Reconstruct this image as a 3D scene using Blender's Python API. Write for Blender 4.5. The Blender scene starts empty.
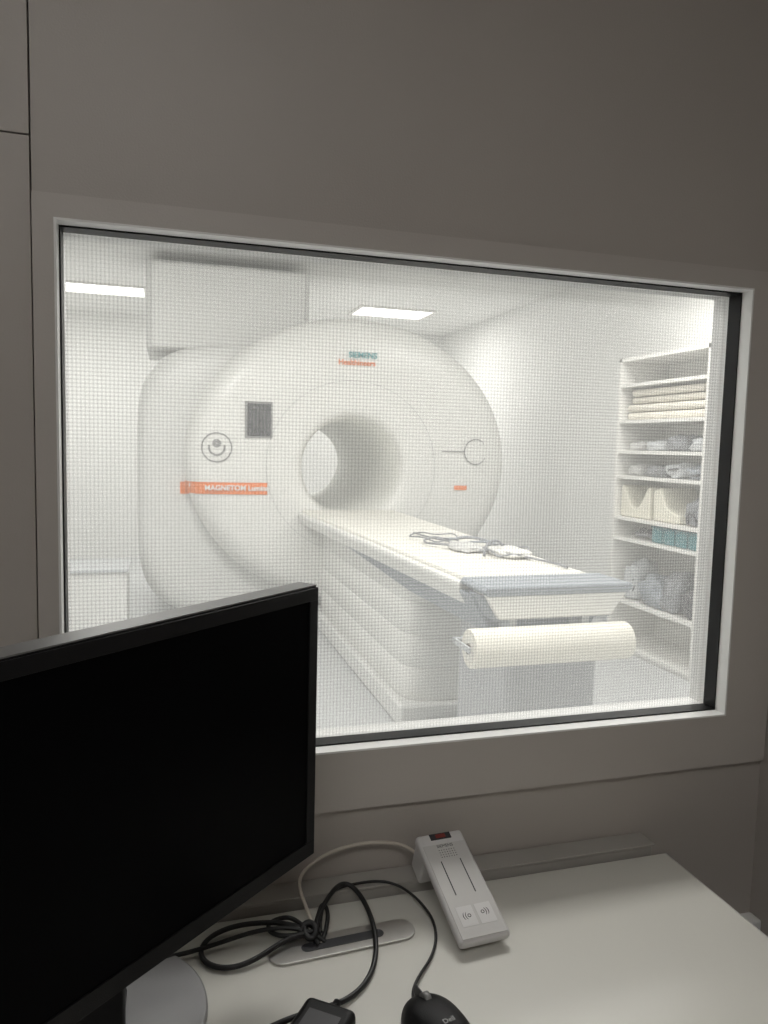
import bpy, bmesh, math, random
from mathutils import Matrix, Vector
random.seed(4)
S=bpy.context.scene
COL=bpy.context.collection
# ---------------------------------------------------------------- camera
D,H=1.05,1.40
cam=bpy.data.cameras.new('camera');co=bpy.data.objects.new('camera',cam);COL.objects.link(co)
co.matrix_world=Matrix.Translation((0,-D,H))@Matrix.Rotation(math.radians(-16.5),4,'Z')@Matrix.Rotation(math.radians(84.9),4,'X')@Matrix.Rotation(math.radians(1.4),4,'Z')
cam.sensor_fit='VERTICAL';cam.sensor_height=36;cam.lens=26.016;cam.clip_start=.02
S.camera=co
S.view_settings.view_transform='Standard'
S.view_settings.look='None'
S.view_settings.exposure=0
# ---------------------------------------------------------------- materials
def mat(name,c,rough=.5,metal=0,var=.04,scale=8,bump=0,bscale=200,spec=.5,emis=None,es=0):
    m=bpy.data.materials.new(name);m.use_nodes=True
    nt=m.node_tree;b=nt.nodes['Principled BSDF']
    b.inputs['Roughness'].default_value=rough
    b.inputs['Metallic'].default_value=metal
    b.inputs['Specular IOR Level'].default_value=spec
    tc=nt.nodes.new('ShaderNodeTexCoord')
    n=nt.nodes.new('ShaderNodeTexNoise');n.inputs['Scale'].default_value=scale;n.inputs['Detail'].default_value=4
    nt.links.new(tc.outputs['Object'],n.inputs['Vector'])
    r=nt.nodes.new('ShaderNodeValToRGB')
    r.color_ramp.elements[0].position=.3;r.color_ramp.elements[1].position=.7
    r.color_ramp.elements[0].color=(*[x*(1-var) for x in c],1)
    r.color_ramp.elements[1].color=(*[min(1,x*(1+var)) for x in c],1)
    nt.links.new(n.outputs['Fac'],r.inputs['Fac']);nt.links.new(r.outputs['Color'],b.inputs['Base Color'])
    if bump:
        n2=nt.nodes.new('ShaderNodeTexNoise');n2.inputs['Scale'].default_value=bscale
        nt.links.new(tc.outputs['Object'],n2.inputs['Vector'])
        bp=nt.nodes.new('ShaderNodeBump');bp.inputs['Strength'].default_value=bump;bp.inputs['Distance'].default_value=.002
        nt.links.new(n2.outputs['Fac'],bp.inputs['Height']);nt.links.new(bp.outputs['Normal'],b.inputs['Normal'])
    if emis:
        b.inputs['Emission Color'].default_value=(*emis,1);b.inputs['Emission Strength'].default_value=es
        m.cycles.emission_sampling='NONE'
    return m
M_wall=mat('wall_laminate',(.465,.43,.40),.45,var=.03,scale=3,bump=.15,bscale=400)
M_frame=mat('frame_laminate',(.52,.485,.455),.4,var=.02,scale=3,bump=.1,bscale=400)
M_liner=mat('white_liner',(.86,.86,.85),.35,var=.01)
M_gasket=mat('black_gasket',(.010,.010,.011),.4,var=.1,spec=.2)
M_room=mat('scan_room_paint',(.86,.86,.845),.6,var=.01,scale=1)
M_ceil=mat('ceiling_tile',(.82,.81,.79),.8,var=.02)
M_floor=mat('scan_floor_vinyl',(.58,.59,.60),.35,var=.05,scale=30)
M_cfloor=mat('control_floor_vinyl',(.25,.28,.31),.4,var=.06,scale=30)
M_desk=mat('desk_laminate',(.64,.63,.585),.33,var=.015,scale=3,bump=.06,bscale=500)
M_deske=mat('desk_edge',(.62,.62,.60),.4)
M_tray=mat('cable_duct_gray',(.40,.385,.36),.4)
M_cover=mat('scanner_cover',(.83,.825,.80),.3,var=.01)
M_cover2=mat('scanner_body_cover',(.76,.76,.745),.35,var=.01)
M_duct=mat('shroud_gray',(.64,.64,.63),.5,var=.01)
M_bore=mat('bore_liner',(.88,.88,.84),.4,var=.02)
M_line=mat('panel_joint',(.27,.27,.27),.6)
M_joint=mat('fine_joint',(.60,.60,.59),.6)
M_orange=mat('orange_label',(.90,.22,.03),.4,var=.02)
M_teal=mat('teal_print',(.05,.34,.37),.5)
M_white=mat('white_print',(.9,.9,.88),.5)
M_disp=mat('display_glass',(.010,.012,.020),.15)
M_gray=mat('table_gray',(.30,.33,.37),.4,var=.02)
M_gray2=mat('table_light_gray',(.56,.58,.60),.45,var=.02)
M_lift=mat('lift_gray',(.48,.49,.51),.5,var=.02)
M_cream=mat('mattress_cream',(.85,.83,.77),.55,var=.02)
M_paper=mat('paper_roll',(.90,.87,.79),.8,var=.02,bump=.2,bscale=60)
M_core=mat('cardboard_core',(.10,.08,.06),.8)
M_shelf=mat('shelf_white',(.84,.83,.80),.45,var=.01)
M_towel=mat('towel_cream',(.80,.76,.67),.9,var=.06,bump=.5,bscale=90)
M_foam=mat('foam_cream',(.82,.79,.68),.85,var=.04,bump=.3,bscale=90)
M_coil=mat('coil_gray',(.24,.25,.27),.5,var=.2,scale=20)
M_coil2=mat('coil_darkgray',(.07,.07,.08),.5,var=.2,scale=20)
M_tealbox=mat('teal_plastic',(.04,.22,.25),.4,var=.08)
M_black=mat('black_plastic',(.007,.007,.008),.45,var=.1,bump=.15,bscale=900,spec=.2)
M_scr=mat('screen_black',(.002,.002,.0025),.3,var=.05,spec=.03)
M_silver=mat('silver_plastic',(.20,.20,.20),.4,metal=.3,var=.04)
M_base=mat('monitor_base_silver',(.40,.40,.41),.35,metal=.4,var=.04)
M_steel=mat('brushed_steel',(.60,.59,.57),.3,metal=.85,var=.05,scale=60)
M_cable=mat('black_cable',(.01,.01,.011),.45)
M_wcable=mat('beige_cable',(.62,.57,.50),.5)
M_dev=mat('device_white',(.68,.67,.67),.35,var=.02)
M_devtop=mat('device_top_gray',(.58,.57,.56),.4,var=.02)
M_slot=mat('dark_slot',(.03,.03,.035),.5)
M_red=mat('red_key',(.22,.02,.015),.4)
M_lamp=mat('lamp_diffuser',(.9,.9,.9),.5,emis=(1,1,.97),es=3.5)
def glassmat():
    m=bpy.data.materials.new('window_glass');m.use_nodes=True;nt=m.node_tree;nt.nodes.clear()
    o=nt.nodes.new('ShaderNodeOutputMaterial');t=nt.nodes.new('ShaderNodeBsdfTransparent');g=nt.nodes.new('ShaderNodeBsdfGlossy')
    tr=nt.nodes.new('ShaderNodeBsdfTranslucent');m1=nt.nodes.new('ShaderNodeMixShader');m2=nt.nodes.new('ShaderNodeMixShader')
    t.inputs['Color'].default_value=(.98,.98,.975,1);g.inputs['Roughness'].default_value=.02
    n=nt.nodes.new('ShaderNodeTexNoise');n.inputs['Scale'].default_value=3
    mr=nt.nodes.new('ShaderNodeMapRange');mr.inputs['To Min'].default_value=.10;mr.inputs['To Max'].default_value=.12  # white haze veil over the scan room, mixed into the glass as translucency
    nt.links.new(n.outputs['Fac'],mr.inputs['Value']);nt.links.new(mr.outputs['Result'],m1.inputs['Fac'])
    tr.inputs['Color'].default_value=(.97,.97,.96,1)
    nt.links.new(t.outputs[0],m1.inputs[1]);nt.links.new(tr.outputs[0],m1.inputs[2])
    m2.inputs['Fac'].default_value=.015
    nt.links.new(m1.outputs[0],m2.inputs[1]);nt.links.new(g.outputs[0],m2.inputs[2]);nt.links.new(m2.outputs[0],o.inputs['Surface'])
    return m
M_glass=glassmat()
def weave(name,pitch,amp,ox,oz):
    """fine woven shielding screen: thread density follows a square thread grid in object space"""
    m=bpy.data.materials.new(name);m.use_nodes=True;nt=m.node_tree;nt.nodes.clear();N=nt.nodes.new;K=nt.links.new
    o=N('ShaderNodeOutputMaterial');tc=N('ShaderNodeTexCoord');sp=N('ShaderNodeSeparateXYZ');K(tc.outputs['Object'],sp.inputs[0])
    def thread(sock,off):
        a=N('ShaderNodeMath');a.operation='MULTIPLY_ADD';K(sock,a.inputs[0]);a.inputs[1].default_value=math.pi/pitch;a.inputs[2].default_value=off
        s=N('ShaderNodeMath');s.operation='SINE';K(a.outputs[0],s.inputs[0])
        p=N('ShaderNodeMath');p.operation='POWER';q=N('ShaderNodeMath');q.operation='ABSOLUTE';K(s.outputs[0],q.inputs[0]);K(q.outputs[0],p.inputs[0]);p.inputs[1].default_value=4
        return p.outputs[0]
    mx=N('ShaderNodeMath');mx.operation='ADD';K(thread(sp.outputs['X'],ox),mx.inputs[0]);K(thread(sp.outputs['Z'],oz),mx.inputs[1])
    f=N('ShaderNodeMath');f.operation='MULTIPLY';f.use_clamp=True;K(mx.outputs[0],f.inputs[0]);f.inputs[1].default_value=amp
    t=N('ShaderNodeBsdfTransparent');c=N('ShaderNodeMixRGB');K(f.outputs[0],c.inputs[0]);c.inputs[1].default_value=(1,1,1,1);c.inputs[2].default_value=(.36,.36,.36,1)
    K(c.outputs[0],t.inputs[0]);K(t.outputs[0],o.inputs[0])
    return m
# ---------------------------------------------------------------- helpers
def obj(name,me,m=None,smooth=False):
    o=bpy.data.objects.new(name,me);COL.objects.link(o)
    if m: me.materials.append(m)
    if smooth:
        for p in me.polygons:p.use_smooth=True
    return o
def bmo(name,bm,m=None,smooth=False):
    me=bpy.data.meshes.new(name);bmesh.ops.recalc_face_normals(bm,faces=bm.faces);bm.to_mesh(me);bm.free();return obj(name,me,m,smooth)
def bev(o,w,seg=3,ang=40):
    b=o.modifiers.new('bevel','BEVEL');b.width=w;b.segments=seg;b.limit_method='ANGLE';b.angle_limit=math.radians(ang)
    for p in o.data.polygons:p.use_smooth=True
    wn=o.modifiers.new('wn','WEIGHTED_NORMAL');return o
def box(name,x0,x1,y0,y1,z0,z1,m,bw=0,seg=3):
    bm=bmesh.new();bmesh.ops.create_cube(bm,size=1,matrix=Matrix.Translation(((x0+x1)/2,(y0+y1)/2,(z0+z1)/2))@Matrix.Diagonal((x1-x0,y1-y0,z1-z0,1)))
    o=bmo(name,bm,m)
    if bw:bev(o,bw,seg)
    return o
def boxes(name,lst,m,bw=0):
    bm=bmesh.new()
    for x0,x1,y0,y1,z0,z1 in lst:
        bmesh.ops.create_cube(bm,size=1,matrix=Matrix.Translation(((x0+x1)/2,(y0+y1)/2,(z0+z1)/2))@Matrix.Diagonal((x1-x0,y1-y0,z1-z0,1)))
    o=bmo(name,bm,m)
    if bw:bev(o,bw,2)
    return o
def cyl(name,p0,p1,r,m,n=48,cap=True,bw=0):
    p0=Vector(p0);p1=Vector(p1);d=p1-p0
    bm=bmesh.new();bmesh.ops.create_cone(bm,cap_ends=cap,segments=n,radius1=r,radius2=r,depth=d.length)
    bm.transform(Matrix.Translation((p0+p1)/2)@d.to_track_quat('Z','Y').to_matrix().to_4x4())
    o=bmo(name,bm,m)
    if bw:bev(o,bw,3)
    else:
        for p in o.data.polygons:p.use_smooth=len(p.vertices)==4
    return o
def prism(name,pts,axis,a,b,m,bw=0):
    bm=bmesh.new()
    def P(u,v,w):
        return {0:(w,u,v),1:(u,w,v),2:(u,v,w)}[axis]
    A=[bm.verts.new(P(u,v,a)) for u,v in pts];B=[bm.verts.new(P(u,v,b)) for u,v in pts]
    bm.faces.new(A);bm.faces.new(B[::-1]);n=len(pts)
    for i in range(n):bm.faces.new((A[i],A[(i+1)%n],B[(i+1)%n],B[i]))
    o=bmo(name,bm,m)
    if bw:bev(o,bw)
    return o
def loft(name,rings,m,mats=None):
    bm=bmesh.new();R=[[bm.verts.new(p) for p in r] for r in rings];n=len(rings[0])
    for k in range(len(R)-1):
        for i in range(n):
            f=bm.faces.new((R[k][i],R[k][(i+1)%n],R[k+1][(i+1)%n],R[k+1][i]));f.smooth=True
            if mats:f.material_index=mats[k]
    me=bpy.data.meshes.new(name);bmesh.ops.recalc_face_normals(bm,faces=bm.faces);bm.to_mesh(me);bm.free()
    return obj(name,me,m)
def sring(cx,cz,rx,rz,y,n=2.0,N=144):
    o=[]
    for i in range(N):
        a=2*math.pi*i/N;c,s=math.cos(a),math.sin(a)
        o.append((cx+rx*math.copysign(abs(c)**(2/n),c),y,cz+rz*math.copysign(abs(s)**(2/n),s)))
    return o
def curve(name,pts,r,m,cyclic=False,res=10):
    c=bpy.data.curves.new(name,'CURVE');c.dimensions='3D';c.bevel_depth=r;c.bevel_resolution=3;c.resolution_u=res
    s=c.splines.new('NURBS');s.points.add(len(pts)-1)
    for i,p in enumerate(pts):s.points[i].co=(*p,1)
    s.order_u=4;s.use_endpoint_u=not cyclic;s.use_cyclic_u=cyclic
    c.materials.append(m)
    o=bpy.data.objects.new(name,c);COL.objects.link(o);return o
def text(name,s,size,m,loc,rot,ext=.001,align='CENTER',track=1,off=0):
    c=bpy.data.curves.new(name,'FONT');c.body=s;c.size=size;c.extrude=ext;c.align_x=align;c.align_y='CENTER';c.space_character=track;c.offset=off
    c.materials.append(m);o=bpy.data.objects.new(name,c);COL.objects.link(o);o.location=loc;o.rotation_euler=rot;return o
def blob(name,c,sz,m,seed=0,amp=.25,sub=4,fr=2.2):
    from mathutils import noise
    bm=bmesh.new();bmesh.ops.create_icosphere(bm,subdivisions=sub,radius=1)
    for v in bm.verts:
        n=noise.noise(v.co*fr+Vector((seed*7.1,seed*3.3,0)))
        p=v.co*(1+amp*n)
        p.z=max(p.z,-.75)
        q=[math.copysign(abs(t)**.75,t) for t in p]
        v.co=(c[0]+q[0]*sz[0],c[1]+q[1]*sz[1],c[2]+q[2]*sz[2])
    return bmo(name,bm,m,True)
def group(name,parts,loc=(0,0,0)):
    e=bpy.data.objects.new(name,None);COL.objects.link(e);e.location=loc;e.empty_display_size=.1
    for p in parts:
        p.parent=e;p.matrix_parent_inverse=Matrix.Translation(-Vector(loc))
    return e
# ================================================================ CONTROL ROOM SHELL
XL,XR=-2.0,1.036; ZC=2.6; YB=-2.6
WX0,WX1,WZ0,WZ1=-.132,.941,.945,1.674
WT=.078
g=.0012
lst=[(-2.3,-.162-g,0,.03,.0,1.776-g),(-2.3,-.162-g,0,.03,1.776+g,2.9),
     (-.162+g,XR,0,.03,1.70,2.9),(-.162+g,XR,0,.03,0,.86),
     (-.162+g,WX0-.004,0,.03,.86,1.70),(WX1+.004,XR,0,.03,.86,1.70),
     (-.162+g,XR,0,.03,WZ1+.004,1.70),(-.162+g,XR,0,.03,.86,WZ0-.004)]
boxes('wall_front',lst,M_wall)
boxes('wall_core',[(-2.3,WX0-.004,.031,WT,0,2.9),(WX1+.004,3.7,.031,WT,0,2.9),(WX0-.004,WX1+.004,.031,WT,WZ1+.004,2.9),(WX0-.004,WX1+.004,.031,WT,0,WZ0-.004)],M_room)
box('wall_right',XR,XR+.1,YB,0,0,2.9,M_wall)
box('wall_left',XL-.1,XL,YB,0,0,2.9,M_wall)
box('wall_rear',XL-.1,XR+.1,YB-.1,YB,0,2.9,M_wall)
box('ceiling',XL-.1,XR+.1,YB-.1,.0,ZC,ZC+.1,M_ceil)
box('floor',XL-.1,XR+.1,YB-.1,.0,-.1,0,M_cfloor)
FX0,FX1,FZ0,FZ1=-.160,XR-.003,.852,1.706
t=.010;j=.003
fr=boxes('frame_board',[(FX0,WX0-j,-t,-.0005,FZ0,FZ1),(WX1+j,FX1,-t,-.0005,FZ0,FZ1),(WX0-j,WX1+j,-t,-.0005,WZ1+j,FZ1),(WX0-j,WX1+j,-t,-.0005,FZ0,WZ0-j)],M_frame)
def ringframe(name,o,i,y0,y1,m):
    return boxes(name,[(WX0-o,WX0+i,y0,y1,WZ0-o,WZ1+o),(WX1-i,WX1+o,y0,y1,WZ0-o,WZ1+o),(WX0+i,WX1-i,y0,y1,WZ1-i,WZ1+o),(WX0+i,WX1-i,y0,y1,WZ0-o,WZ0+i)],m)
ln=ringframe('jamb_liner',.0029,0,-t,.014,M_liner)
gk=ringframe('gasket',.003,.0022,.014,.042,M_gasket)
gl=box('glass_pane',WX0,WX1,.056,.0561,WZ0,WZ1,M_glass)
ol=ringframe('jamb_liner_far',.003,0,.042,WT+.004,M_liner)
def screen(name,y,m):
    bm=bmesh.new();bm.faces.new([bm.verts.new(p) for p in ((WX0,y,WZ0),(WX1,y,WZ0),(WX1,y,WZ1),(WX0,y,WZ1))])
    return bmo(name,bm,m)
s1=screen('shielding_screen_near',.048,weave('screen_weave',.0054,.19,.3,.9))
s2=screen('shielding_screen_far',.066,weave('screen_weave_far',.0054,.13,1.1,.2))
group('window_1',[fr,ln,gk,gl,ol,s1,s2])
# ================================================================ SCAN ROOM SHELL
RX0,RX1,RY0,RY1,RZ=-1.6,3.5,WT,8.2,2.85
box('wall_scan_left',RX0-.1,RX0,RY0,RY1,0,RZ,M_room)
box('wall_scan_right',RX1,RX1+.1,RY0,RY1,0,RZ,M_room)
box('wall_scan_back',RX0-.1,RX1+.1,RY1,RY1+.1,0,RZ,M_room)
box('ceiling_scan',RX0-.1,RX1+.1,RY0,RY1+.1,RZ,RZ+.1,M_room)
box('floor_scan',RX0-.1,RX1+.1,RY0,RY1+.1,-.1,0,M_floor)
boxes('baseboard_scan_right',[(RX1-.015,RX1,RY0,RY1,0,.1)],M_gray2)
boxes('baseboard_scan_left',[(RX0,RX0+.015,RY0,RY1,0,.1)],M_gray2)
def panel(name,x0,x1,y0,y1,z,power,colr=(1,.985,.95)):
    f=boxes('housing',[(x0-.03,x0,y0-.03,y1+.03,z-.02,z),(x1,x1+.03,y0-.03,y1+.03,z-.02,z),(x0,x1,y0-.03,y0,z-.02,z),(x0,x1,y1,y1+.03,z-.02,z)],M_shelf)
    d=box('diffuser',x0,x1,y0,y1,z-.012,z-.004,M_lamp)
    L=bpy.data.lights.new(name+'_lamp','AREA');L.shape='RECTANGLE';L.size=x1-x0;L.size_y=y1-y0;L.energy=power;L.color=colr
    lo=bpy.data.objects.new('lamp',L);COL.objects.link(lo);lo.location=((x0+x1)/2,(y0+y1)/2,z-.03)
    group(name,[f,d,lo],((x0+x1)/2,(y0+y1)/2,z))
panel('unseen_fill_panel',1.97,2.75,6.55,7.05,RZ,28)
panel('unseen_fill_panel',-1.5,-.2,6.5,6.95,RZ,24)
panel('unseen_fill_panel',-.9,.1,2.6,3.1,RZ,28)  # out-of-view panel added to brighten the scan room
panel('unseen_fill_panel',2.1,3.1,2.4,2.9,RZ,24)  # second added panel, unseen, lifts the scan room light
panel('unseen_fill_panel',.5,1.5,.9,1.4,RZ,33)  # unseen panel added near the window, stronger to brighten the table base
# ================================================================ MRI SCANNER
CX,CZ=1.37,1.27
BZ=1.228
def kk(r):
    k=max(0,min(1,(r-.5)/.7));return k*k*(3-2*k)
def rz(r):return r*(1-.11*kk(r))
prof=[(.345,6.5),(.36,6.4),(.36,4.80),(.362,4.66),(.372,4.57),(.388,4.50),(.41,4.462),(.44,4.446),(.50,4.44),(.62,4.438),(.75,4.44),(.88,4.445),(1.0,4.455),(1.08,4.468),(1.14,4.49),(1.19,4.53),(1.22,4.58),(1.235,4.64),(1.238,4.72),(1.238,4.95),(1.22,4.97)]
fc=loft('front_cover',[sring(CX+.045*kk(r),BZ+(1.276-BZ)*kk(r),r+.045*kk(r),rz(r),y) for r,y in prof],M_cover,mats=[1,1,1,1,1]+[0]*15)
fc.data.materials.append(M_bore)
def yface(r):
    P=[p for p in prof if p[0]>=.41]
    for a,b in zip(P,P[1:]):
        if a[0]<=r<=b[0]:
            k=(r-a[0])/(b[0]-a[0]+1e-9);return a[1]+(b[1]-a[1])*k
    return P[-1][1]
bcx,bcz=1.20,1.09
body=loft('body_cover',[sring(bcx,bcz,.6,.6,4.74,3),sring(bcx,bcz,1.20,.97,4.74,4),sring(bcx,bcz,1.34,1.03,4.76,4.5),sring(bcx,bcz,1.395,1.06,4.82,5),sring(bcx,bcz,1.41,1.07,4.92,5),sring(bcx,bcz,1.41,1.07,6.2,5),sring(bcx,bcz,1.38,1.04,6.32,5),sring(bcx,bcz,1.30,1.0,6.38,4.5),sring(CX,BZ,.5,.5,6.42,2),sring(CX,BZ,.345,.345,6.5,2)],M_cover2)
def arc(name,r,w,a0,a1,m,cx=CX,cz=CZ,n=80,lift=.002,rf=None):
    bm=bmesh.new();pv=None
    for i in range(n+1):
        a=a0+(a1-a0)*i/n;row=[]
        for rr in (r-w/2,r+w/2):
            x=rr*math.cos(a);z=rz(rr)*math.sin(a) if rf is None else rr*math.sin(a)
            X,Z=cx+x,cz+z
            R=math.hypot(X-CX,(Z-CZ)/(.93))
            row.append(bm.verts.new((X,yface(min(1.2,max(R,.42)))-lift,Z)))
        if pv:bm.faces.new((pv[0],pv[1],row[1],row[0]))
        pv=row
    me=bpy.data.meshes.new(name);bm.to_mesh(me);bm.free();return obj(name,me,m,True)
parts=[fc,body]
parts.append(arc('cover_joint',.66,.006,0,2*math.pi,M_joint,cz=1.235,lift=.003))
parts.append(arc('emblem_ring',.105,.010,0,2*math.pi,M_line,cx=.355,cz=1.36,rf=1,lift=.005))
parts.append(arc('emblem_arc',.055,.014,math.pi*.9,math.pi*2.1,M_line,cx=.355,cz=1.36,rf=1,lift=.005))
parts.append(arc('emblem_dot',.018,.026,0,2*math.pi,M_line,cx=.355,cz=1.39,rf=1,lift=.005))
parts.append(arc('handle_ring',.10,.009,0,2*math.pi,M_line,cx=2.38,cz=1.37,rf=1,lift=.016))
parts.append(box('handle_line',2.09,2.28,4.430,4.434,1.366,1.373,M_line))
def strip(name,x0,x1,z0,z1,m,lift=.004,n=30):
    bm=bmesh.new();pv=None
    for i in range(n+1):
        x=x0+(x1-x0)*i/n;row=[]
        for z in (z0,z1):
            R=math.hypot(x-CX,(z-CZ)/.93);row.append(bm.verts.new((x,yface(min(1.237,R))-lift,z)))
        if pv:bm.faces.new((pv[0],row[0],row[1],pv[1]))
        pv=row
    me=bpy.data.meshes.new(name);bm.to_mesh(me);bm.free();return obj(name,me,m,True)
parts.append(strip('name_stripe',.136,.72,1.020,1.107,M_orange,.008))
parts.append(box('name_stripe_side',.105,.20,4.725,4.80,1.004,1.094,M_orange))
parts.append(text('name_text','MAGNETOM Lumina',.052,M_white,(.500,4.432,1.066),(math.radians(90),0,math.radians(-2)),ext=.003,off=.0012))
parts.append(box('display_bezel',.555,.755,4.43,4.46,1.435,1.70,M_line,.004))
parts.append(box('display',.57,.74,4.424,4.45,1.45,1.685,M_disp,.003))
parts.append(text('maker_text','SIEMENS',.060,M_teal,(1.43,4.436,2.075),(math.radians(90),0,0),ext=.003,off=.001))
parts.append(text('maker_subtext','Healthineers',.056,M_orange,(1.385,4.436,2.018),(math.radians(90),0,0),ext=.003,off=.001))
parts.append(strip('orange_tag',2.20,2.31,1.065,1.10,M_orange,.014))
parts+=[box('service_shroud',-.14,1.12,5.0,5.9,2.10,2.78,M_duct,.02),box('service_shroud_panel',-.10,1.08,4.985,5.0,2.12,2.755,M_cover2,.006)]
group('mri_scanner',parts,(CX,4.44,0))
# ================================================================ PATIENT TABLE
def xl(y):return 1.085+( .95-1.085)*(y-1.33)/(4.40-1.33)
def xr(y):return 1.675+(1.73-1.675)*(y-1.33)/(4.40-1.33)
def tapered(name,ys,prof2,m,bw=.01):
    rings=[[(x,y,z) for x,z in prof2(y)] for y in ys]
    bm=bmesh.new();R=[[bm.verts.new(p) for p in r] for r in rings];n=len(rings[0])
    for k in range(len(R)-1):
        for i in range(n):bm.faces.new((R[k][i],R[k][(i+1)%n],R[k+1][(i+1)%n],R[k+1][i]))
    bm.faces.new(R[0]);bm.faces.new(R[-1][::-1])
    o=bmo(name,bm,m)
    if bw:bev(o,bw)
    return o
ys=[1.56,2.0,2.6,3.2,3.8,4.43]
P=[]
P.append(tapered('mattress',ys,lambda y:[(xl(y)+.03,.888),(xr(y)-.03,.888),(xr(y)-.035,.906),(xl(y)+.035,.906)],M_cream,.006))
P.append(tapered('side_rail',ys,lambda y:[(xl(y)+.03,.80),(xr(y)-.03,.80),(xr(y),.862),(xr(y)-.005,.889),(xl(y)+.005,.889),(xl(y),.862)],M_cover,.008))
low=lambda y:.70+.13*max(0,(y-2.3)/2.1)
P.append(tapered('side_cover',[1.45,1.56,2.3,3.0,3.7,4.42],lambda y:[(xl(y)+.09,low(y)),(xr(y)-.09,low(y)),(xr(y)-.004,.858),(xl(y)+.004,.858)],M_gray,.012))
P.append(tapered('end_cap',[1.33,1.56],lambda y:[(1.10,.872),(1.675,.872),(1.70,.89),(1.69,.908),(1.095,.908),(1.08,.89)],M_gray,.008))
P.append(prism('end_face',[(1.095,.875),(1.675,.875),(1.61,.785),(1.15,.785)],1,1.335,1.47,M_cover,.008))
P.append(prism('end_face_rim',[(1.085,.872),(1.69,.872),(1.62,.775),(1.14,.775)],1,1.36,1.48,M_gray,.008))
def pring(z,ins,cx=1.385,cy=3.49,rx=.235,ry=1.12,N=96):
    o=[]
    for i in range(N):
        a=2*math.pi*(i+.5)/N;c,s=math.cos(a),math.sin(a)
        x=(rx-ins)*math.copysign(abs(c)**(2/3.2),c);y=math.copysign(1,s)*(ry-.20-ins)+.20*math.copysign(abs(s)**(2/3.2),s)
        o.append((cx+x,cy+y,z))
    return o
rr_=[]
for i in range(4):
    z0_=.12+i*.168
    rr_+= [pring(z0_,.0025),pring(z0_+.004,.0),pring(z0_+.084,0),pring(z0_+.164,.0),pring(z0_+.168,.0025)]
P.append(loft('pedestal',rr_,M_cover))
P.append(box('floor_plinth',1.11,1.66,2.33,4.70,.0,.12,M_cover2,.02))
P.append(box('lift_column',1.28,1.68,1.50,2.05,.02,.70,M_lift,.05))
P.append(box('column_foot',1.24,1.72,1.46,2.33,.0,.05,M_gray,.02))
P.append(boxes('roll_bracket',[(.984,.992,1.22,1.36,.705,.725),(1.628,1.636,1.22,1.36,.705,.725),(.984,1.636,1.35,1.37,.705,.725),(1.2,1.23,1.36,1.46,.71,.80),(1.5,1.53,1.36,1.46,.71,.80)],M_gray2))
group('patient_table',P,(1.37,3,0))
rl=cyl('paper',(1.00,1.255,.712),(1.62,1.255,.712),.068,M_paper,64,bw=.004)
cr=cyl('core',(.9945,1.255,.712),(1.6255,1.255,.712),.019,M_core,32)
cr2=cyl('winding_edge',(.9985,1.255,.712),(1.6215,1.255,.712),.045,M_cream,48)
group('paper_roll',[rl,cr,cr2],(1.31,1.255,.712))
ac=[]
def loop(c,rx,ry,z,w,m,r=.006,n=14,rot=0):
    pts=[]
    for i in range(n):
        a=2*math.pi*i/n;x=rx*math.cos(a)*(1+w*math.sin(3*a));y=ry*math.sin(a)*(1+w*math.cos(2*a))
        pts.append((c[0]+x*math.cos(rot)-y*math.sin(rot),c[1]+x*math.sin(rot)+y*math.cos(rot),z+.010+.02*math.sin(2*a+1)**2))
    return curve('cable_loop',pts,r,m,True)
ac.append(loop((1.44,2.35),.14,.30,.905,.25,M_coil,rot=.3))
ac.append(loop((1.54,2.10),.10,.24,.905,.3,M_coil,.004,rot=-.4))
ac.append(loop((1.38,2.62),.12,.20,.905,.2,M_coil,.004))
ac.append(loop((1.52,2.45),.09,.16,.905,.3,M_gray,.006,rot=.9))
ac.append(curve('lead',[(1.35,2.9,.915),(1.35,2.5,.92),(1.45,2.3,.93),(1.5,2.0,.92),(1.62,1.8,.915),(1.6,1.65,.915)],.005,M_coil))
ac.append(blob('pad',(1.39,2.25,.922),(.07,.12,.018),M_joint,1,.3))
ac.append(blob('pad',(1.53,2.05,.925),(.08,.13,.02),M_cover,2,.3))
ac.append(curve('headband_arc',[(1.38,2.0,.915),(1.39,2.02,.96),(1.45,2.06,.99),(1.52,2.1,.96),(1.53,2.12,.915)],.006,M_coil))
group('coil_cable_bundle',ac,(1.4,2.3,.906))
# ================================================================ SHELF UNIT
SX0,SX1,SY0,SY1,SZ=3.08,3.485,2.65,3.57,2.05
lv=[.05,.36,.80,.945,1.235,1.41,1.62,1.87]
L=[(SX0,SX1,SY0,SY0+.025,0,SZ),(SX0,SX1,SY1-.025,SY1,0,SZ),(SX1-.012,SX1,SY0,SY1,0,SZ),(SX0,SX1,SY0,SY1,SZ-.025,SZ),(SX0+.02,SX1,SY0,SY1,0,.04)]
for z in lv:L.append((SX0+.004,SX1-.01,SY0+.02,SY1-.02,z-.022,z))
sh=boxes('carcass',L,M_shelf)
group('shelving_unit',[sh],(3.28,3.1,0))
def folded(n,x0,x1,y0,y1,z0,h,m,seed):
    random.seed(seed);o=[]
    for i in range(n):
        t_=h/n;o.append(bev(box('fold_%d'%i,x0+random.uniform(0,.02),x1,y0+random.uniform(0,.03),y1-random.uniform(0,.03),z0+i*t_+.002,z0+(i+1)*t_-.004,m),t_*.42,4))
    return o
group('folded_sheet_stack',folded(2,3.11,3.44,2.70,3.53,1.62,.11,M_towel,1)+folded(2,3.12,3.44,2.72,3.50,1.732,.10,M_towel,2))
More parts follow.
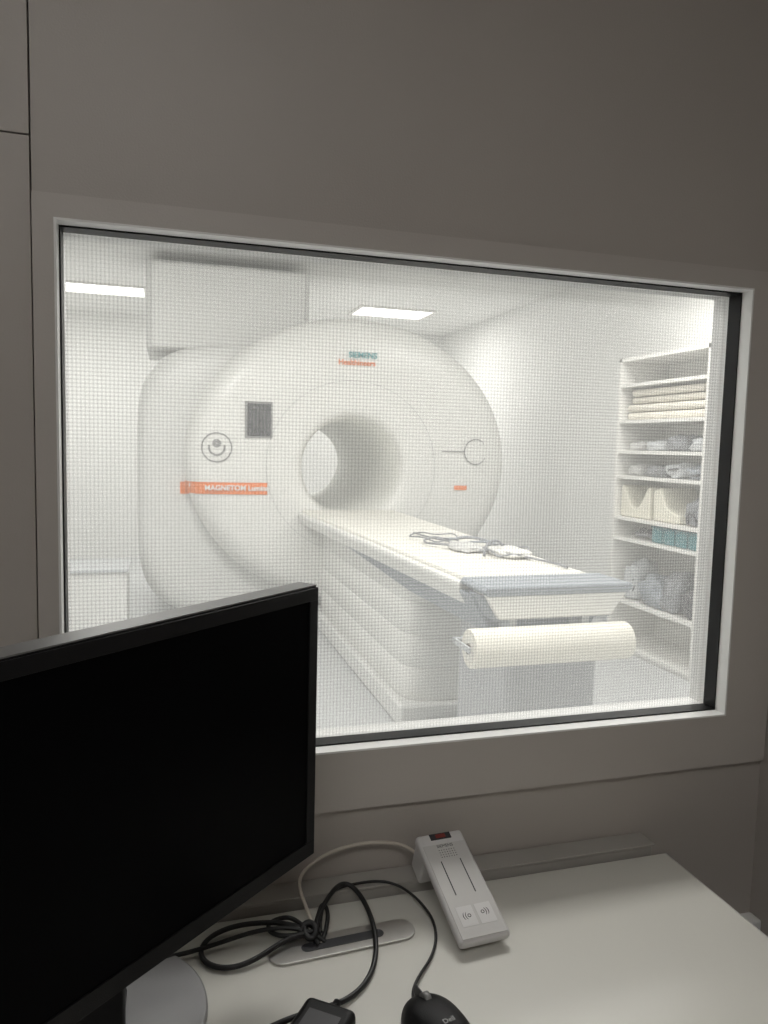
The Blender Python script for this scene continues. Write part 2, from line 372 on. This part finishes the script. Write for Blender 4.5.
def coils(name,z,items):
    random.seed(int(z*100));o=[]
    for i,(y,w,h,m) in enumerate(items):
        o.append(blob('coil_%d'%i,(3.24,y,z+h*.84),(.12,w,h),m,i+int(z*10),.5,3,2.6))
        pts=[(3.12+random.uniform(0,.1),y+random.uniform(-w,w)*.8,z+.012+random.uniform(.0,h*1.2)) for _ in range(7)]
        o.append(curve('coil_lead_%d'%i,pts,.006,M_coil2 if m is not M_coil2 else M_gray2))
    group(name,o,(3.24,3.1,z))
coils('surface_coil_row',1.41,[(2.80,.08,.05,M_gray2),(3.0,.09,.06,M_coil),(3.22,.10,.04,M_gray2),(3.41,.07,.035,M_joint)])
coils('surface_coil_row',1.235,[(2.80,.08,.05,M_gray),(3.0,.09,.055,M_gray2),(3.22,.10,.045,M_coil),(3.41,.07,.045,M_joint)])
coils('equipment_pile',.36,[(2.80,.08,.10,M_coil2),(2.98,.10,.14,M_coil),(3.2,.11,.11,M_gray),(3.41,.07,.15,M_gray2),(3.1,.12,.07,M_gray)])
def cradle(y0,y1,z):
    pts=[(y0,z),(y1,z),(y1,z+.22)]
    for i in range(9):
        a=i/8;pts.append((y1-.04-(y1-y0-.08)*a,z+.21-.15*math.sin(math.pi*a)))
    pts.append((y0,z+.22))
    return prism('foam',pts,0,3.12,3.42,M_foam,.012)
group('foam_cradle',[cradle(3.20,3.53,.947)])
group('foam_wedge',[prism('foam',[(2.9,.947),(3.16,.947),(3.17,1.15),(3.10,1.17),(3.04,1.05),(2.98,1.02),(2.9,1.0)],0,3.12,3.40,M_foam,.015)])
group('knee_coil',[blob('shell',(3.24,2.79,1.03),(.12,.09,.095),M_coil,3,.3),curve('lead',[(3.11,2.8,.96),(3.10,2.83,1.02),(3.12,2.78,1.08),(3.13,2.74,.97)],.008,M_coil2)])
tb=[]
for i,y in enumerate([2.70,2.82,2.94,3.06]):
    tb.append(box('tub_%d'%i,3.12,3.40,y,y+.105,.802,.90,M_tealbox,.012));tb.append(box('lid_%d'%i,3.115,3.405,y-.003,y+.108,.90,.91,M_tealbox,.003))
group('storage_tubs',tb,(3.2,2.9,.8))
group('cable_coil',[loop((3.24,3.33),.09,.12,.81,.1,M_coil,.012),loop((3.24,3.33),.06,.09,.835,.2,M_coil2,.012)])
group('low_cabinet',[box('carcass',-1.45,-.26,4.3,4.75,.0,.49,M_cover2,.01),boxes('door_gap',[(-.86,-.855,4.297,4.301,.03,.46)],M_line),box('top',-1.47,-.245,4.28,4.76,.49,.51,M_gray2,.004)],(-.8,4.5,0))
# ================================================================ DESK
dk=[]
dk.append(box('top',-1.7,.805,-.85,-.047,.705,.73,M_desk,.002,2))
dk.append(boxes('edge_band',[(.8051,.8065,-.85,-.047,.705,.7295)],M_deske))
dk.append(boxes('legs',[(.72,.77,-.12,-.07,0,.705),(.72,.77,-.80,-.75,0,.705),(-1.6,-1.55,-.12,-.07,0,.705),(-1.6,-1.55,-.80,-.75,0,.705),(-1.6,.77,-.10,-.08,.64,.70)],M_silver,.003))
group('desk',dk,(0,-.4,0))
group('cable_duct',[box('duct',-1.5,.785,-.040,-.002,.69,.742,M_tray,.004),box('duct_lid',-1.5,.787,-.043,-.003,.742,.746,M_tray,.001)],(0,-.02,.7))
boxes('trim_1',[(.83,XR,-.03,-.001,.52,.56)],M_liner,.004)
def oblong(L_,W_,n=16):
    p=[]
    for i in range(n+1):
        a=-math.pi/2+math.pi*i/n;p.append((L_/2-W_/2+W_/2*math.cos(a),W_/2*math.sin(a)))
    for i in range(n+1):
        a=math.pi/2+math.pi*i/n;p.append((-L_/2+W_/2+W_/2*math.cos(a),W_/2*math.sin(a)))
    return p
pl=prism('plate',oblong(.205,.044),2,0,.003,M_steel,.001)
sl=prism('slot',oblong(.115,.016),2,.0031,.0036,M_slot)
gp=group('cable_grommet',[pl,sl]);gp.location=(.229,-.133,.7305);gp.rotation_euler=(0,0,math.radians(3))
# ================================================================ MONITOR
mw,mh,md=.555,.354,.05
mp=[]
mp.append(box('rear_shell',-mw+.01,-.01,.02,.065,.01,mh-.01,M_black,.015))
mp.append(box('bezel_body',-mw,0,0,.03,0,mh,M_black,.004))
mp.append(boxes('top_trim',[(-mw+.001,-.001,.001,.030,mh-.0005,mh+.001)],M_silver))
mp.append(boxes('bezel_lip',[(-mw+.002,-.002,-.0025,.0,mh-.018,mh-.002),(-mw+.002,-.002,-.0025,0,.002,.022),(-mw+.002,-.538,-.0025,0,.022,mh-.018),(-.018,-.002,-.0025,0,.022,mh-.018)],M_black,.0007))
mp.append(box('screen',-mw+.018,-.018,-.0006,.0,.022,mh-.018,M_scr))
mp.append(box('neck',-mw/2-.04,-mw/2+.04,.065,.10,-.13,.14,M_black,.01))
mo=group('computer_monitor',mp)
ang=math.atan2(.65,.76)
mo.location=(.184,-.144,.869);mo.rotation_euler=(0,0,ang)
bd=cyl('stand_base',(-.085,-.205,.7305),(-.085,-.205,.741),.132,M_base,96,bw=.004)
nk=box('foot',-.125,-.045,-.26,-.17,.741,.76,M_black,.01)
for o_ in(bd,nk):
    o_.parent=mo;o_.matrix_parent_inverse=(Matrix.Translation(mo.location)@Matrix.Rotation(ang,4,'Z')).inverted()
# ================================================================ INTERCOM
ip=[]
ip.append(box('housing',-.038,.038,-.088,.088,0,.016,M_dev,.006,4))
ip.append(box('top_panel',-.034,.034,-.084,.066,.0155,.0168,M_devtop,.0012))
ip.append(box('indicator_window',-.017,.017,.074,.085,.013,.0170,M_slot,.001))
ip.append(box('indicator_light',-.008,.008,.076,.083,.0165,.0174,M_red,.0005))
ip.append(boxes('slider_slots',[(-.017,-.0155,-.02,.036,.0166,.0172),(.0135,.015,-.02,.036,.0166,.0172)],M_slot))
ip.append(boxes('keys',[(-.026,-.002,-.068,-.038,.0166,.0172),(.002,.026,-.068,-.038,.0166,.0172)],M_dev,.0003))
for sx in (-.014,.014):
    ip.append(text('key_icon','((o',.011,M_slot,(sx,-.052,.0174),(0,0,0 if sx<0 else math.pi),ext=.0001))
gr=[]
for i in range(7):
    for jj in range(4):gr.append((-.012+i*.004-.0006,-.012+i*.004+.0006,.042+jj*.004,.0432+jj*.004,.0166,.0171))
ip.append(boxes('speaker_grille',gr,M_slot))
ip.append(text('maker_text','SIEMENS',.007,M_slot,(0,.0615,.0169),(0,0,0),ext=.0001))
ip.append(boxes('stand',[(-.036,.02,.05,.086,-.045,.001)],M_dev,.004))
ic=group('patient_intercom',ip)
ic.matrix_world=Matrix.Translation((.404,-.112,.767))@Matrix.Rotation(math.radians(3.5),4,'Z')@Matrix.Rotation(math.radians(21),4,'X')
# ================================================================ MOUSE
def mouse(name,loc,rot):
    bm=bmesh.new();bmesh.ops.create_uvsphere(bm,u_segments=48,v_segments=24,radius=1)
    for v in bm.verts:
        x,y,z=v.co
        z=max(z,-.12)
        x=math.copysign(abs(x)**.85,x)*.034*(1-.06*y*y+.05*math.cos(y*3));y2=math.copysign(abs(y)**.75,y)*.056
        v.co=(x,y2,(z+.12)*.031*(1-.18*y) )
    b=bmo('shell',bm,M_black,True)
    w=cyl('wheel',(-.004,.028,.026),(.004,.028,.026),.009,M_silver,24)
    s_=boxes('button_split',[(-.0006,.0006,.005,.052,.0,.0302)],M_slot)
    t_=text('logo','Dell',.009,M_silver,(0,-.02,.0372),(0,0,0),ext=.0002)
    e_=group(name,[b,w,s_,t_]);e_.location=loc;e_.rotation_euler=(0,0,rot)
    return e_
mouse('computer_mouse',(.296,-.319,.731),math.radians(12))
pa=group('power_adapter',[box('brick',-.032,.032,-.055,.055,0,.024,M_black,.008,4),box('label',-.02,.02,-.035,.035,.024,.0243,M_slot),cyl('strain_relief',(0,.05,.012),(0,.068,.012),.005,M_black,16)])
pa.location=(.152,-.305,.7305);pa.rotation_euler=(0,0,math.radians(-38))
# ================================================================ CABLES
z0=.7345
c1=curve('cable',[(.20,-.127,.734),(.174,-.11,.745),(.119,-.146,z0+.004),(.076,-.155,z0),(.044,-.134,z0),(.040,-.097,z0),(.073,-.074,z0+.004),(.126,-.081,z0+.01),(.178,-.108,z0+.015),(.20,-.125,.732)],.0034,M_cable)
c1b=curve('cable',[(.205,-.13,.734),(.18,-.115,.75),(.13,-.10,z0+.012),(.09,-.10,z0+.006),(.03,-.11,z0),(-.05,-.13,.746),(-.1,-.16,.79)],.0030,M_cable)
c2=curve('cable',[(.195,-.127,.73),(.189,-.117,.75),(.224,-.060,.755),(.253,-.036,.760),(.274,-.063,.748),(.277,-.135,z0+.003),(.253,-.208,z0),(.205,-.248,z0),(.143,-.258,.745),(.077,-.275,.738),(.0,-.32,.736)],.0034,M_cable)
c4=curve('cable_tie_wrap',[(.172,-.118,.742),(.18,-.105,.752),(.196,-.112,.750),(.192,-.13,.742),(.18,-.128,.740),(.176,-.11,.748),(.19,-.103,.748),(.2,-.12,.74)],.0042,M_cable)
c5=curve('cable',[(.195,-.135,.735),(.175,-.10,.752),(.155,-.075,.745),(.12,-.09,.74),(.15,-.125,.742),(.19,-.12,.745)],.003,M_cable)
c6=curve('cable',[(.19,-.12,.74),(.205,-.09,.755),(.215,-.06,.75),(.222,-.09,.742),(.2,-.13,.734)],.003,M_cable)
group('cable_tangle',[c1,c1b,c2,c4,c5,c6],(.19,-.12,.731))
group('mouse_cable',[curve('cable',[(.199,-.125,.734),(.205,-.09,.752),(.228,-.045,.752),(.268,-.036,.750),(.318,-.036,.750),(.350,-.066,.742),(.368,-.131,z0-.001),(.335,-.201,z0-.001),(.292,-.235,.736),(.285,-.262,.738)],.0020,M_cable)])
group('intercom_cable',[curve('cable',[(.20,-.13,.732),(.192,-.10,.745),(.185,-.05,.755),(.185,-.02,.762),(.215,-.016,.788),(.27,-.014,.80),(.33,-.014,.797),(.362,-.02,.785),(.37,-.03,.775)],.0026,M_wcable)])
# ================================================================ CONTROL ROOM LIGHT
panel('unseen_fill_panel',-.9,.3,-1.9,-1.3,ZC,4.6,(1,.935,.87))
W=bpy.data.worlds.new('world');S.world=W;W.use_nodes=True
W.node_tree.nodes['Background'].inputs[0].default_value=(.8,.85,1,1);W.node_tree.nodes['Background'].inputs[1].default_value=.05
